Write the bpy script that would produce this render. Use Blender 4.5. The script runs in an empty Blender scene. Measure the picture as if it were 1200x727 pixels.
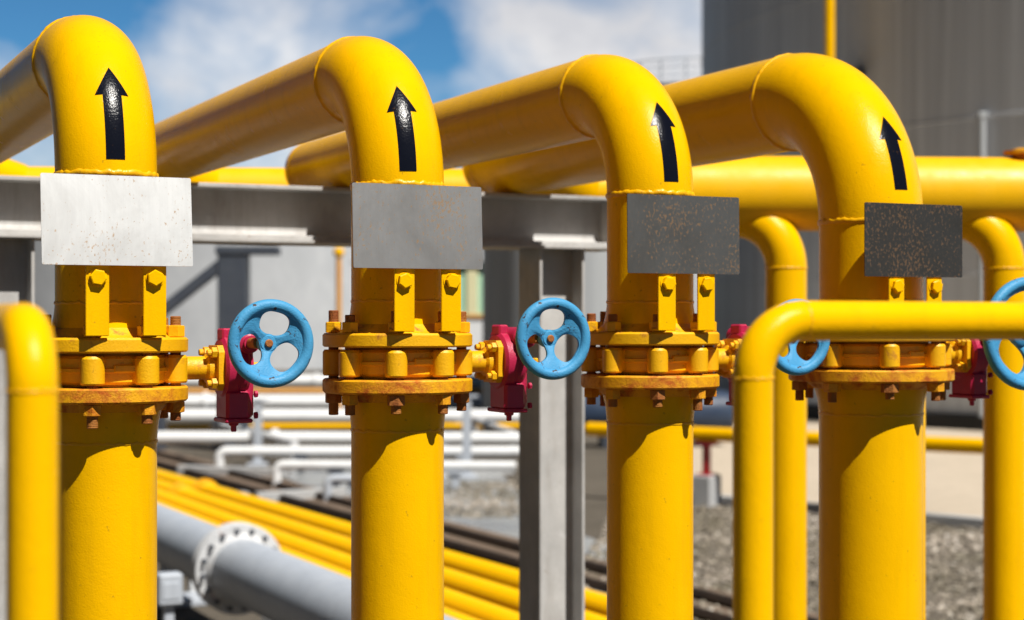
import bpy, math, random
from mathutils import Vector, Matrix, Quaternion, noise as mnoise

random.seed(7)
PI = math.pi
R = math.radians
SC = bpy.context.scene
COL = SC.collection
F = 2000.0            # focal length in photograph pixels (1200 wide)
CAMZ = 1.5            # camera height above the ground
YAW = R(25)
GZ = -0.9              # yard level; the camera stands on a raised walkway
UNIT = 1.0            # the yard plan further down is drawn in units of 1.6 m
def place(p):
    return Vector((p[0] * UNIT, p[1] * UNIT, GZ + p[2] * UNIT)) if UNIT != 1.0 else Vector(p)

# ------------------------------------------------------------------ materials
def nodes_of(m):
    m.use_nodes = True
    nt = m.node_tree
    return nt, nt.nodes, nt.links

def N(nt, kind, **kw):
    n = nt.nodes.new(kind)
    for k, v in kw.items():
        if k.startswith('i_'):
            key = k[2:]
            key = int(key) if key.isdigit() else key.replace('_', ' ')
            n.inputs[key].default_value = v
        else:
            setattr(n, k, v)
    return n

def ramp(nt, fac, stops):
    r = nt.nodes.new('ShaderNodeValToRGB')
    e = r.color_ramp.elements
    while len(e) < len(stops):
        e.new(0.5)
    for i, (p, c) in enumerate(stops):
        e[i].position = p
        e[i].color = c if len(c) == 4 else (*c, 1)
    nt.links.new(fac, r.inputs['Fac'])
    return r

def mix(nt, fac, a, b, mode='MIX'):
    m = nt.nodes.new('ShaderNodeMix'); m.data_type = 'RGBA'; m.blend_type = mode
    for sock, v in ((m.inputs['Factor'], fac), (m.inputs[6], a), (m.inputs[7], b)):
        if hasattr(v, 'is_linked') or hasattr(v, 'links'):
            nt.links.new(v, sock)
        elif isinstance(v, (int, float)):
            sock.default_value = v
        else:
            sock.default_value = (*v, 1) if len(v) == 3 else v
    return m.outputs[2]

def tex_noise(nt, scale, detail=4, rough=0.55, vec=None, dist=0.0):
    t = N(nt, 'ShaderNodeTexNoise', i_Scale=scale, i_Detail=detail, i_Roughness=rough, i_Distortion=dist)
    if vec is not None:
        nt.links.new(vec, t.inputs['Vector'])
    return t.outputs['Fac']

def obj_coord(nt, scale=(1, 1, 1), loc=(0, 0, 0)):
    tc = nt.nodes.new('ShaderNodeTexCoord')
    mp = nt.nodes.new('ShaderNodeMapping')
    mp.inputs['Scale'].default_value = scale
    mp.inputs['Location'].default_value = loc
    nt.links.new(tc.outputs['Object'], mp.inputs['Vector'])
    return mp.outputs['Vector']

def base_mat(name):
    m = bpy.data.materials.new(name)
    nt, ns, ln = nodes_of(m)
    b = ns['Principled BSDF']
    return m, nt, b

def bump(nt, b, height, strength, dist=0.01):
    bm = N(nt, 'ShaderNodeBump', i_Strength=strength, i_Distance=dist)
    nt.links.new(height, bm.inputs['Height'])
    nt.links.new(bm.outputs['Normal'], b.inputs['Normal'])

def paint(name, col, col2, rough=0.32, rust=0.0, rustcol=(0.36, 0.10, 0.015), peel=0.25, coat=0.0, chips=0.0,
          dirt=0.25, peel_scale=230, spec=0.4):
    """glossy brushed-on paint: tonal wander, grime, optional rust blooms and chips, orange-peel bump"""
    m, nt, b = base_mat(name)
    v = obj_coord(nt)
    c = mix(nt, ramp(nt, tex_noise(nt, 3.2, 5, 0.6, v), [(0.35, (0, 0, 0)), (0.7, (1, 1, 1))]).outputs['Color'], col, col2)
    # grime streaks running down
    vs = obj_coord(nt, (14, 14, 1.3))
    st = ramp(nt, tex_noise(nt, 1.6, 5, 0.65, vs), [(0.52, (0, 0, 0)), (0.78, (1, 1, 1))]).outputs['Color']
    dm = N(nt, 'ShaderNodeMath', operation='MULTIPLY'); nt.links.new(st, dm.inputs[0]); dm.inputs[1].default_value = dirt
    c = mix(nt, dm.outputs[0], c, tuple(x * 0.45 + y for x, y in zip(col, (0.02, 0.012, 0.004))))
    # little specks of dirt
    sp = ramp(nt, tex_noise(nt, 85, 2, 0.5, v), [(0.70, (0, 0, 0)), (0.76, (1, 1, 1))]).outputs['Color']
    sm = N(nt, 'ShaderNodeMath', operation='MULTIPLY'); nt.links.new(sp, sm.inputs[0]); sm.inputs[1].default_value = 0.35
    c = mix(nt, sm.outputs[0], c, (0.16, 0.075, 0.015))
    if rust > 0:
        r1 = tex_noise(nt, 13, 7, 0.72, v, 0.6)
        rm = ramp(nt, r1, [(0.62 - 0.2 * rust, (0, 0, 0)), (0.72 - 0.12 * rust, (1, 1, 1))]).outputs['Color']
        rr = mix(nt, tex_noise(nt, 60, 4, 0.6, v), tuple(min(1, x * 1.5) for x in rustcol), tuple(x * 0.45 for x in rustcol))
        c = mix(nt, rm, c, rr)
        ro = ramp(nt, r1, [(0.62 - 0.2 * rust, (rough,) * 3), (0.72 - 0.12 * rust, (0.8,) * 3)]).outputs['Color']
        nt.links.new(ro, b.inputs['Roughness'])
    else:
        ro = ramp(nt, tex_noise(nt, 9, 4, 0.6, v), [(0.3, (rough * 0.8,) * 3), (0.75, (rough * 1.35,) * 3)]).outputs['Color']
        nt.links.new(ro, b.inputs['Roughness'])
    if chips > 0:
        ch = ramp(nt, tex_noise(nt, 38, 5, 0.7, v, 0.4), [(0.72 - 0.1 * chips, (0, 0, 0)), (0.735 - 0.1 * chips, (1, 1, 1))]).outputs['Color']
        c = mix(nt, ch, c, (0.05, 0.03, 0.025))
    nt.links.new(c, b.inputs['Base Color'])
    b.inputs['Specular IOR Level'].default_value = spec
    b.inputs['Coat Weight'].default_value = coat
    b.inputs['Coat Roughness'].default_value = 0.12
    h = mix(nt, 0.45, N_col(nt, tex_noise(nt, peel_scale, 3, 0.6, v)), N_col(nt, tex_noise(nt, 28, 3, 0.5, v)))
    bump(nt, b, h, peel, 0.004)
    return m

def N_col(nt, sock):
    return sock

YEL = (0.82, 0.435, 0.0003)
YEL2 = (0.86, 0.465, 0.0004)
M = {}
M['yellow'] = paint('yellow_paint', YEL, YEL2, 0.22, peel=0.34, dirt=0.22, spec=0.09)
M['yellow_line'] = paint('yellow_line_paint', (0.90, 0.50, 0.0004), (0.88, 0.48, 0.0004), 0.5, peel=0.2, dirt=0.1, spec=0.05)
M['yellow_matt'] = paint('yellow_matt_paint', YEL, YEL2, 0.42, peel=0.2, dirt=0.12, spec=0.3)
M['yellow_flange'] = paint('yellow_flange_paint', (0.76, 0.38, 0.002), (0.80, 0.42, 0.002), 0.42, rust=0.15, peel=0.5, dirt=0.35)
M['yellow_rusty'] = paint('yellow_rusting_paint', (0.74, 0.34, 0.003), (0.78, 0.38, 0.003), 0.5, rust=0.80, rustcol=(0.44, 0.10, 0.003), peel=0.7, dirt=0.4)
M['stud'] = paint('rusty_stud_steel', (0.42, 0.17, 0.03), (0.30, 0.10, 0.02), 0.6, rust=0.7, rustcol=(0.26, 0.07, 0.015), peel=0.8)
M['weld'] = paint('yellow_weld_paint', (0.80, 0.42, 0.002), (0.80, 0.40, 0.002), 0.35, peel=0.4, dirt=0.4)
M['crimson'] = paint('crimson_paint', (0.36, 0.010, 0.050), (0.44, 0.016, 0.070), 0.38, peel=0.4, dirt=0.3)
M['blue'] = paint('light_blue_paint', (0.045, 0.245, 0.48), (0.065, 0.30, 0.53), 0.42, peel=0.6, chips=1.0, dirt=0.3, spec=0.25)
M['red'] = paint('red_paint', (0.42, 0.015, 0.02), (0.36, 0.012, 0.02), 0.4, peel=0.3)
M['navy'] = paint('dark_blue_paint', (0.02, 0.035, 0.07), (0.03, 0.05, 0.09), 0.45, peel=0.3)
M['darksteel'] = paint('dark_grey_steel_paint', (0.045, 0.055, 0.075), (0.06, 0.07, 0.09), 0.5, peel=0.3)
M['pipe_grey'] = paint('silver_grey_paint', (0.40, 0.435, 0.49), (0.45, 0.485, 0.54), 0.42, peel=0.2, dirt=0.3)
M['flange_grey'] = paint('pale_grey_flange_paint', (0.60, 0.61, 0.62), (0.52, 0.53, 0.55), 0.5, rust=0.12, peel=0.4, dirt=0.5)
M['white'] = paint('white_paint', (0.76, 0.77, 0.78), (0.70, 0.71, 0.72), 0.45, peel=0.2, dirt=0.35)
M['orange'] = paint('orange_brown_paint', (0.60, 0.28, 0.07), (0.66, 0.34, 0.08), 0.5, peel=0.2)
M['rail'] = paint('rusty_rail_steel', (0.03, 0.022, 0.018), (0.05, 0.032, 0.022), 0.7, rust=0.2, rustcol=(0.10, 0.05, 0.03), peel=0.6)
M['black'] = paint('black_gloss_paint', (0.004, 0.005, 0.010), (0.006, 0.007, 0.012), 0.17, peel=0.24, dirt=0.0, spec=0.10, peel_scale=200)
M['green'] = paint('pale_green_paint', (0.40, 0.66, 0.47), (0.44, 0.68, 0.50), 0.5, peel=0.2)
M['cream'] = paint('pale_cream_paint', (0.72, 0.68, 0.42), (0.70, 0.66, 0.40), 0.5, peel=0.2)

def mat_steel_frame():
    """weathered grey primer on structural steel"""
    m, nt, b = base_mat('weathered_grey_steel')
    v = obj_coord(nt)
    c = mix(nt, ramp(nt, tex_noise(nt, 2.3, 7, 0.7, v), [(0.3, (0, 0, 0)), (0.72, (1, 1, 1))]).outputs['Color'], (0.32, 0.315, 0.31), (0.56, 0.55, 0.535))
    vs = obj_coord(nt, (9, 9, 1.1))
    st = ramp(nt, tex_noise(nt, 2, 6, 0.7, vs), [(0.5, (0, 0, 0)), (0.8, (0.6, 0.6, 0.6))]).outputs['Color']
    c = mix(nt, st, c, (0.23, 0.20, 0.17))
    r = ramp(nt, tex_noise(nt, 22, 6, 0.75, v, 0.5), [(0.64, (0, 0, 0)), (0.72, (0.7, 0.7, 0.7))]).outputs['Color']
    c = mix(nt, r, c, (0.20, 0.13, 0.08))
    w = ramp(nt, tex_noise(nt, 7, 5, 0.7, v, 0.8), [(0.62, (0, 0, 0)), (0.75, (0.6, 0.6, 0.6))]).outputs['Color']
    c = mix(nt, w, c, (0.60, 0.60, 0.60))
    nt.links.new(c, b.inputs['Base Color'])
    b.inputs['Roughness'].default_value = 0.6
    bump(nt, b, tex_noise(nt, 120, 4, 0.6, v), 0.25, 0.003)
    return m
M['frame'] = mat_steel_frame()

def mat_plate(name, tone, spots, rough, loc, spot):
    """brushed galvanised sheet with rust specks"""
    m, nt, b = base_mat(name)
    v = obj_coord(nt, (1, 1, 1), loc)
    c = mix(nt, tex_noise(nt, 7, 5, 0.6, v), tuple(t * 0.85 for t in tone), tone)
    vs = obj_coord(nt, (55, 8, 3), loc)
    k = ramp(nt, tex_noise(nt, 2.2, 4, 0.6, vs), [(0.4, (0, 0, 0)), (0.8, (0.2, 0.2, 0.2))]).outputs['Color']
    c = mix(nt, k, c, tuple(t * 0.6 for t in tone))
    vz = obj_coord(nt, (1.6, 1, 1), loc)
    f1 = tex_noise(nt, 96, 4, 0.6, vz, 0.3)
    f2 = tex_noise(nt, 6.5, 4, 0.65, v)
    mm = N(nt, 'ShaderNodeMath', operation='MULTIPLY_ADD'); nt.links.new(f2, mm.inputs[0]); mm.inputs[1].default_value = 0.48; nt.links.new(f1, mm.inputs[2])
    r = ramp(nt, mm.outputs[0], [(0.94 - spots, (0, 0, 0)), (1.0 - spots, (.75, .75, .75))]).outputs['Color']
    rc = mix(nt, tex_noise(nt, 150, 2, 0.5, v), spot, tuple(t * .5 for t in spot))
    bl = ramp(nt, tex_noise(nt, 5.0, 6, 0.7, obj_coord(nt, (1, 1, .7), loc), 0.6), [(0.42, (0, 0, 0)), (0.70, (.75, .75, .75))]).outputs['Color']
    c = mix(nt, bl, c, tuple(t * .62 + q for t, q in zip(tone, (.015, .008, .0))))
    c = mix(nt, r, c, rc)
    nt.links.new(c, b.inputs['Base Color'])
    inv = N(nt, 'ShaderNodeMath', operation='MULTIPLY_ADD'); nt.links.new(r, inv.inputs[0]); inv.inputs[1].default_value = -0.85; inv.inputs[2].default_value = 0.9
    nt.links.new(inv.outputs[0], b.inputs['Metallic'])
    rr = N(nt, 'ShaderNodeMath', operation='MULTIPLY_ADD'); nt.links.new(tex_noise(nt, 18, 4, 0.6, vs), rr.inputs[0]); rr.inputs[1].default_value = 0.12; rr.inputs[2].default_value = rough - 0.06
    nt.links.new(rr.outputs[0], b.inputs['Roughness'])
    bump(nt, b, tex_noise(nt, 90, 3, 0.6, vs), 0.06, 0.002)
    return m

def mat_tank(name, c0, c1, c2, streak=(1.6, 1.6, 0.05), rust=True):
    m, nt, b = base_mat(name)
    v = obj_coord(nt, streak)
    c = mix(nt, ramp(nt, tex_noise(nt, 1.1, 5, 0.62, v), [(0.32, (0, 0, 0)), (0.68, (1, 1, 1))]).outputs['Color'], c0, c1)
    c = mix(nt, ramp(nt, tex_noise(nt, 3.0, 4, 0.6, v), [(0.5, (0, 0, 0)), (0.75, (0.7, 0.7, 0.7))]).outputs['Color'], c, c2)
    if rust:
        c = mix(nt, ramp(nt, tex_noise(nt, 0.7, 5, 0.6, obj_coord(nt, streak, (5, 3, 0))), [(0.58, (0, 0, 0)), (0.72, (0.4, 0.4, 0.4))]).outputs['Color'], c, (0.27, 0.21, 0.165))
    nt.links.new(c, b.inputs['Base Color'])
    b.inputs['Roughness'].default_value = 0.55
    bump(nt, b, tex_noise(nt, 1.3, 3, 0.5, v), 0.15, 0.02)
    return m
M['tank_grey'] = mat_tank('weathered_tank_shell', (0.42, 0.44, 0.475), (0.56, 0.585, 0.625), (0.68, 0.705, 0.74), (1.3, 1.3, 0.03))
M['tank_light'] = mat_tank('pale_tank_shell', (0.50, 0.52, 0.55), (0.58, 0.60, 0.63), (0.64, 0.66, 0.68), (0.5, 0.5, 0.35), False)
M['tank_mid'] = mat_tank('grey_tank_shell', (0.32, 0.34, 0.36), (0.42, 0.44, 0.46), (0.46, 0.48, 0.5), (1.5, 1.5, 0.08), False)

def mat_ground(name, cols, scale=1.0, bs=0.5, rough=0.9, wet=0.0):
    m, nt, b = base_mat(name)
    v = obj_coord(nt)
    c = mix(nt, ramp(nt, tex_noise(nt, 0.55 * scale, 8, 0.7, v), [(0.35, (0, 0, 0)), (0.68, (1, 1, 1))]).outputs['Color'], cols[0], cols[1])
    c = mix(nt, ramp(nt, tex_noise(nt, 9 * scale, 6, 0.75, v), [(0.45, (0, 0, 0)), (0.75, (0.8, 0.8, 0.8))]).outputs['Color'], c, cols[2])
    nt.links.new(c, b.inputs['Base Color'])
    b.inputs['Roughness'].default_value = rough
    bump(nt, b, tex_noise(nt, 25 * scale, 6, 0.7, v), bs, 0.03)
    return m
M['ground'] = mat_ground('dusty_yard_concrete', [(0.07, 0.058, 0.042), (0.12, 0.10, 0.076), (0.06, 0.05, 0.036)])
M['railbed'] = mat_ground('rust_stained_bed', [(0.16, 0.11, 0.075), (0.24, 0.17, 0.12), (0.09, 0.07, 0.05)], 2.0, 0.8)
M['concrete'] = mat_ground('pale_concrete', [(0.24, 0.25, 0.255), (0.31, 0.32, 0.325), (0.19, 0.185, 0.175)], 0.8, 0.3)
_m = M['concrete']; _nt = _m.node_tree
_nt.links.new(ramp(_nt, tex_noise(_nt, .9, 4, 0.6, obj_coord(_nt)), [(0.45, (.12,) * 3), (0.6, (.8,) * 3)]).outputs['Color'], _nt.nodes['Principled BSDF'].inputs['Roughness'])
M['apron'] = mat_ground('beige_concrete', [(0.44, 0.37, 0.285), (0.51, 0.43, 0.335), (0.36, 0.30, 0.23)], 0.6, 0.3)
M['gravel'] = mat_ground('gravel_bed', [(0.15, 0.125, 0.095), (0.22, 0.19, 0.15), (0.08, 0.07, 0.045)], 2.5, 1.0)
M['block'] = mat_ground('grey_concrete_block', [(0.38, 0.39, 0.40), (0.46, 0.46, 0.46), (0.30, 0.30, 0.30)], 4, 0.4)
M['base_black'] = mat_ground('plain_black_base', [(0.015, 0.015, 0.016), (0.02, 0.02, 0.02), (0.01, 0.01, 0.01)], 2, 0.3)

def mat_stone():
    m, nt, b = base_mat('crushed_stone')
    g = nt.nodes.new('ShaderNodeNewGeometry')
    r = ramp(nt, g.outputs['Random Per Island'], [(0.0, (0.14, 0.115, 0.09)), (0.35, (0.29, 0.25, 0.20)), (0.7, (0.40, 0.345, 0.285)), (0.9, (0.52, 0.46, 0.40)), (1.0, (0.66, 0.61, 0.55))])
    pt = ramp(nt, tex_noise(nt, .7, 5, 0.65, obj_coord(nt)), [(0.40, (.42, .42, .36)), (0.60, (1, 1, 1))]).outputs['Color']
    nt.links.new(mix(nt, 1.0, r.outputs['Color'], pt, 'MULTIPLY'), b.inputs['Base Color'])
    b.inputs['Roughness'].default_value = 0.9
    bump(nt, b, tex_noise(nt, 60, 4, 0.6, obj_coord(nt)), 0.5, 0.01)
    return m
M['stone'] = mat_stone()

# ------------------------------------------------------------------ mesh builder
class MB:
    def __init__(s):
        s.v = []; s.f = []
    def add(s, vs, fs):
        o = len(s.v)
        s.v += [Vector(p) for p in vs]
        s.f += [tuple(i + o for i in f) for f in fs]
        return s
    def box(s, c, size, rot=None, bev=0.0):
        """bevelled box; rot is a Matrix (3x3)"""
        hx, hy, hz = (d / 2 for d in size)
        rot = rot or Matrix.Identity(3)
        c = Vector(c)
        b = min(bev, hx * .9, hy * .9, hz * .9)
        if b <= 0:
            vs = [Vector((x, y, z)) for x in (-hx, hx) for y in (-hy, hy) for z in (-hz, hz)]
            fs = [(0, 1, 3, 2), (4, 6, 7, 5), (0, 4, 5, 1), (2, 3, 7, 6), (0, 2, 6, 4), (1, 5, 7, 3)]
        else:
            vs = []; idx = {}
            for sx in (-1, 1):
                for sy in (-1, 1):
                    for sz in (-1, 1):
                        for ax in range(3):
                            p = [sx * (hx - b), sy * (hy - b), sz * (hz - b)]
                            p[ax] = (sx * hx, sy * hy, sz * hz)[ax]
                            idx[(sx, sy, sz, ax)] = len(vs); vs.append(Vector(p))
            fs = []
            for ax in range(3):
                for sg in (-1, 1):
                    o = [a for a in range(3) if a != ax]
                    q = []
                    for (a, bb) in ((-1, -1), (1, -1), (1, 1), (-1, 1)):
                        k = [0, 0, 0]; k[ax] = sg; k[o[0]] = a; k[o[1]] = bb
                        q.append(idx[(*k, ax)])
                    fs.append(tuple(q))
            for ax in range(3):
                o = [a for a in range(3) if a != ax]
                for s0 in (-1, 1):
                    for s1 in (-1, 1):
                        q = []
                        for t, which in ((-1, 0), (1, 0), (1, 1), (-1, 1)):
                            k = [0, 0, 0]; k[ax] = t; k[o[0]] = s0; k[o[1]] = s1
                            q.append(idx[(*k, o[which])])
                        fs.append(tuple(q))
            for sx in (-1, 1):
                for sy in (-1, 1):
                    for sz in (-1, 1):
                        fs.append(tuple(idx[(sx, sy, sz, a)] for a in range(3)))
        return s.add([c + rot @ p for p in vs], fs)
    def lathe(s, o, axis, prof, seg=48, phase=0.0):
        """profile [(radius, height along axis)]; radius 0 closes the end"""
        o = Vector(o); a = Vector(axis).normalized()
        q = Vector((0, 0, 1)).rotation_difference(a)
        rings = []; vs = []; fs = []
        for r, h in prof:
            if r <= 1e-7:
                rings.append([len(vs)]); vs.append(o + a * h)
            else:
                ring = []
                for k in range(seg):
                    t = 2 * PI * k / seg + phase
                    ring.append(len(vs)); vs.append(o + q @ Vector((r * math.cos(t), r * math.sin(t), h)))
                rings.append(ring)
        for A, B in zip(rings, rings[1:]):
            for k in range(seg):
                k2 = (k + 1) % seg
                if len(A) == 1 and len(B) == 1: continue
                if len(A) == 1: fs.append((A[0], B[k2], B[k]))
                elif len(B) == 1: fs.append((A[k], A[k2], B[0]))
                else: fs.append((A[k], A[k2], B[k2], B[k]))
        return s.add(vs, fs)
    def disc(s, o, axis, r0, r1, h0, h1, ch=0.003, seg=64):
        """solid ring (r0>0) or disc (r0=0) from h0 to h1 with small chamfers"""
        if r0 > 0:
            return s.lathe(o, axis, [(r0, h0), (r1 - ch, h0), (r1, h0 + ch), (r1, h1 - ch), (r1 - ch, h1), (r0, h1)], seg)
        return s.lathe(o, axis, [(0, h0), (r1 - ch, h0), (r1, h0 + ch), (r1, h1 - ch), (r1 - ch, h1), (0, h1)], seg)
    def tube(s, path, rad, seg=48, cap=False, closed=False):
        pts = [Vector(p) for p in path]
        n = len(pts)
        rads = rad if isinstance(rad, (list, tuple)) else [rad] * n
        T = []
        for i in range(n):
            if closed:
                d = pts[(i + 1) % n] - pts[i - 1]
            else:
                d = pts[min(i + 1, n - 1)] - pts[max(i - 1, 0)]
            T.append(d.normalized())
        ref = Vector((0, 0, 1)) if abs(T[0].z) < 0.9 else Vector((1, 0, 0))
        nrm = (ref - T[0] * ref.dot(T[0])).normalized()
        rings = []; vs = []; fs = []
        for i in range(n):
            if i:
                nrm = T[i - 1].rotation_difference(T[i]) @ nrm
                nrm = (nrm - T[i] * nrm.dot(T[i])).normalized()
            bi = T[i].cross(nrm)
            ring = []
            for k in range(seg):
                t = 2 * PI * k / seg
                ring.append(len(vs)); vs.append(pts[i] + (nrm * math.cos(t) + bi * math.sin(t)) * rads[i])
            rings.append(ring)
        pairs = list(zip(rings, rings[1:]))
        if closed: pairs.append((rings[-1], rings[0]))
        for A, B in pairs:
            for k in range(seg):
                k2 = (k + 1) % seg
                fs.append((A[k], A[k2], B[k2], B[k]))
        if cap:
            fs.append(tuple(reversed(rings[0]))); fs.append(tuple(rings[-1]))
        return s.add(vs, fs)
    def prism(s, poly, o, ex, ey, ez, h):
        """polygon in (ex, ey) at o, extruded by h along ez"""
        o = Vector(o); ex = Vector(ex); ey = Vector(ey); ez = Vector(ez)
        n = len(poly)
        vs = [o + ex * x + ey * y for x, y in poly] + [o + ex * x + ey * y + ez * h for x, y in poly]
        fs = [tuple(reversed(range(n))), tuple(range(n, 2 * n))] + [(i, (i + 1) % n, n + (i + 1) % n, n + i) for i in range(n)]
        return s.add(vs, fs)
    def hexa(s, o, axis, r, h0, h1, phase=0.0):
        c = r * 0.13
        return s.lathe(o, axis, [(0, h0), (r - c, h0), (r, h0 + c * .6), (r, h1 - c * .6), (r - c, h1), (0, h1)], 6, phase)
    def build(s, name, mat, parent=None, loc=None, sharp=32):
        me = bpy.data.meshes.new(name)
        me.from_pydata([tuple(p * UNIT) for p in s.v], [], s.f)
        me.update()
        import bmesh
        bm = bmesh.new(); bm.from_mesh(me)
        bmesh.ops.recalc_face_normals(bm, faces=bm.faces)
        bm.to_mesh(me); bm.free()
        me.polygons.foreach_set('use_smooth', [True] * len(me.polygons))
        me.set_sharp_from_angle(angle=R(sharp))
        me.materials.append(mat)
        o = bpy.data.objects.new(name, me)
        COL.objects.link(o)
        if parent: o.parent = parent
        if loc is not None: o.location = loc
        elif not parent: o.location = place((0, 0, 0))
        return o

def tag(o, label=None, cat=None, group=None, kind=None):
    if label: o['label'] = label
    if cat: o['category'] = cat
    if group: o['group'] = group
    if kind: o['kind'] = kind
    return o

def thing(name, label, cat, loc=(0, 0, 0), rz=0.0, group=None):
    o = bpy.data.objects.new(name, None)
    o.empty_display_size = 0.1
    COL.objects.link(o)
    o.location = place(loc); o.rotation_euler = (0, 0, rz)
    return tag(o, label, cat, group)

def G(px, py, z=0.0):
    """world point at height z seen at photograph pixel (px, py): used to measure the layout"""
    Y = F * (CAMZ - z) / (py - 378.0)
    return Vector(((px - 600) * Y / F, Y, z))
def AT(px, Y, z=0.0):
    return Vector(((px - 600) * Y / F, Y, z))

def arc(c, r, a0, a1, e1, e2, n):
    c = Vector(c); e1 = Vector(e1); e2 = Vector(e2)
    return [c + e1 * (r * math.cos(a0 + (a1 - a0) * k / n)) + e2 * (r * math.sin(a0 + (a1 - a0) * k / n)) for k in range(n + 1)]

def weld_ring(o, axis, r, parent, seed, w=0.006, name='weld_bead', mat=None):
    """lumpy hand-laid bead round a pipe"""
    mb = MB()
    o = Vector(o); a = Vector(axis).normalized()
    q = Vector((0, 0, 1)).rotation_difference(a)
    n, m = 150, 8
    vs, fs = [], []
    for k in range(n):
        t = 2 * PI * k / n
        nz = mnoise.noise(Vector((math.cos(t) * 9 + seed, math.sin(t) * 9, 0)))
        nz2 = mnoise.noise(Vector((math.cos(t) * 30 + seed, math.sin(t) * 30, 3)))
        ww = w * (1 + 0.35 * nz + 0.25 * nz2)
        off = 0.004 * nz
        for j in range(m):
            p = 2 * PI * j / m
            rr = r + ww * 0.55 * math.cos(p)
            vs.append(o + q @ Vector((rr * math.cos(t), rr * math.sin(t), off + ww * math.sin(p))))
    for k in range(n):
        for j in range(m):
            k2, j2 = (k + 1) % n, (j + 1) % m
            fs.append((k * m + j, k2 * m + j, k2 * m + j2, k * m + j2))
    mb.add(vs, fs)
    return mb.build(name, mat or M['weld'], parent, sharp=60)

# ------------------------------------------------------------------ the four risers
X0, Y0 = -0.932, 3.92
RIS = []
spec = [
    # i, pipe radius, elbow radius, elbow start, flange radius, dv, straight run, label
    dict(r=.1145, R=.300, e0=1.835, fr=.185, dv=.000, run=3.25),
    dict(r=.1145, R=.300, e0=1.835, fr=.185, dv=.008, run=2.90),
    dict(r=.1145, R=.300, e0=1.835, fr=.183, dv=.009, run=2.50),
    dict(r=.1450, R=.385, e0=1.782, fr=.230, dv=.016, run=2.12),
]
pipe_labels = [
    'thick yellow riser pipe with black arrow above the nearly white blank plate, leftmost of four',
    'thick yellow riser pipe with black arrow, behind the mid grey plate, second from left',
    'thick yellow riser pipe with black arrow, standing just right of the grey steel column',
    'widest yellow riser pipe with black arrow, in front of the huge grey tank',
]
valve_labels = [
    'lug butterfly valve with crimson gearbox and blue handwheel on the leftmost yellow riser',
    'lug butterfly valve with crimson gearbox whose blue handwheel overlaps the grey steel column',
    'butterfly valve whose blue handwheel is half hidden behind the yellow guard rail',
    'largest butterfly valve, on the widest riser, its blue handwheel cut by the right picture edge',
]
plate_labels = [
    'blank metal plate shining nearly white on two yellow brackets of the leftmost riser',
    'blank mid grey metal plate with faint rust specks on the second riser from the left',
    'blank dark grey rust-specked metal plate on the riser just right of the steel column',
    'darkest blank metal plate, heavily rust speckled, on the widest riser at right',
]
plate_mats = [  # one sheet metal; fading sun glare painted into the tones, specks are rust
    mat_plate('galvanised_sheet_glare', (0.84, 0.835, 0.82), 0.07, 0.49, (0, 0, 0), (.52, .30, .13)),
    mat_plate('galvanised_sheet_specked_less_glare', (0.45, 0.435, 0.42), 0.115, 0.46, (3, 1, 2), (.36, .20, .075)),
    mat_plate('galvanised_sheet_low_glare', (0.23, 0.22, 0.205), 0.135, 0.44, (7, 4, 1), (.26, .14, .058)),
    mat_plate('galvanised_sheet_rusting_no_glare', (0.125, 0.117, 0.108), 0.15, 0.45, (11, 2, 5), (.21, .108, .045)),
]
HDR_Z = 2.090          # header axis height
def hdr_y(x): return 7.75 + 0.06 * x
Lw = lambda i: Vector((X0 + 0.649 * i, Y0 + 0.303 * i, 0))
rotz = Matrix.Rotation(YAW, 3, 'Z')

def arrow_mesh(r, Rb, e0, L0, L1, Lh, wsh, whd, skew):
    """black arrow hugging the back of the bend; lateral arc b, outer length L"""
    mb = MB()
    eps = 0.0012
    def surf(b, L):
        be = b / r
        rr = r + eps
        if L < 0:
            return Vector((rr * math.sin(be), -rr * math.cos(be), e0 + L))
        ph = L / (Rb + r)
        d = Rb + rr * math.cos(be)          # distance from bend centre in bend plane
        return Vector((rr * math.sin(be), Rb - d * math.cos(ph), e0 + d * math.sin(ph)))
    rows = []
    nS, nH, nw = 14, 10, 8
    Ls = [L0 + (Lh - L0) * k / nS for k in range(nS + 1)]
    for L in Ls: rows.append((L, wsh))
    rows2 = [(Lh + (L1 - Lh) * k / nH, whd * (1 - k / nH) + 0.0002) for k in range(nH + 1)]
    for rr in (rows, rows2):
        vs, fs = [], []
        for L, w in rr:
            for j in range(nw + 1):
                b = skew + w * (j / nw - .5) + 0.03 * 0
                vs.append(surf(b, L))
        for i in range(len(rr) - 1):
            for j in range(nw):
                a = i * (nw + 1) + j
                fs.append((a, a + 1, a + nw + 2, a + nw + 1))
        mb.add(vs, fs)
    return mb

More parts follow.
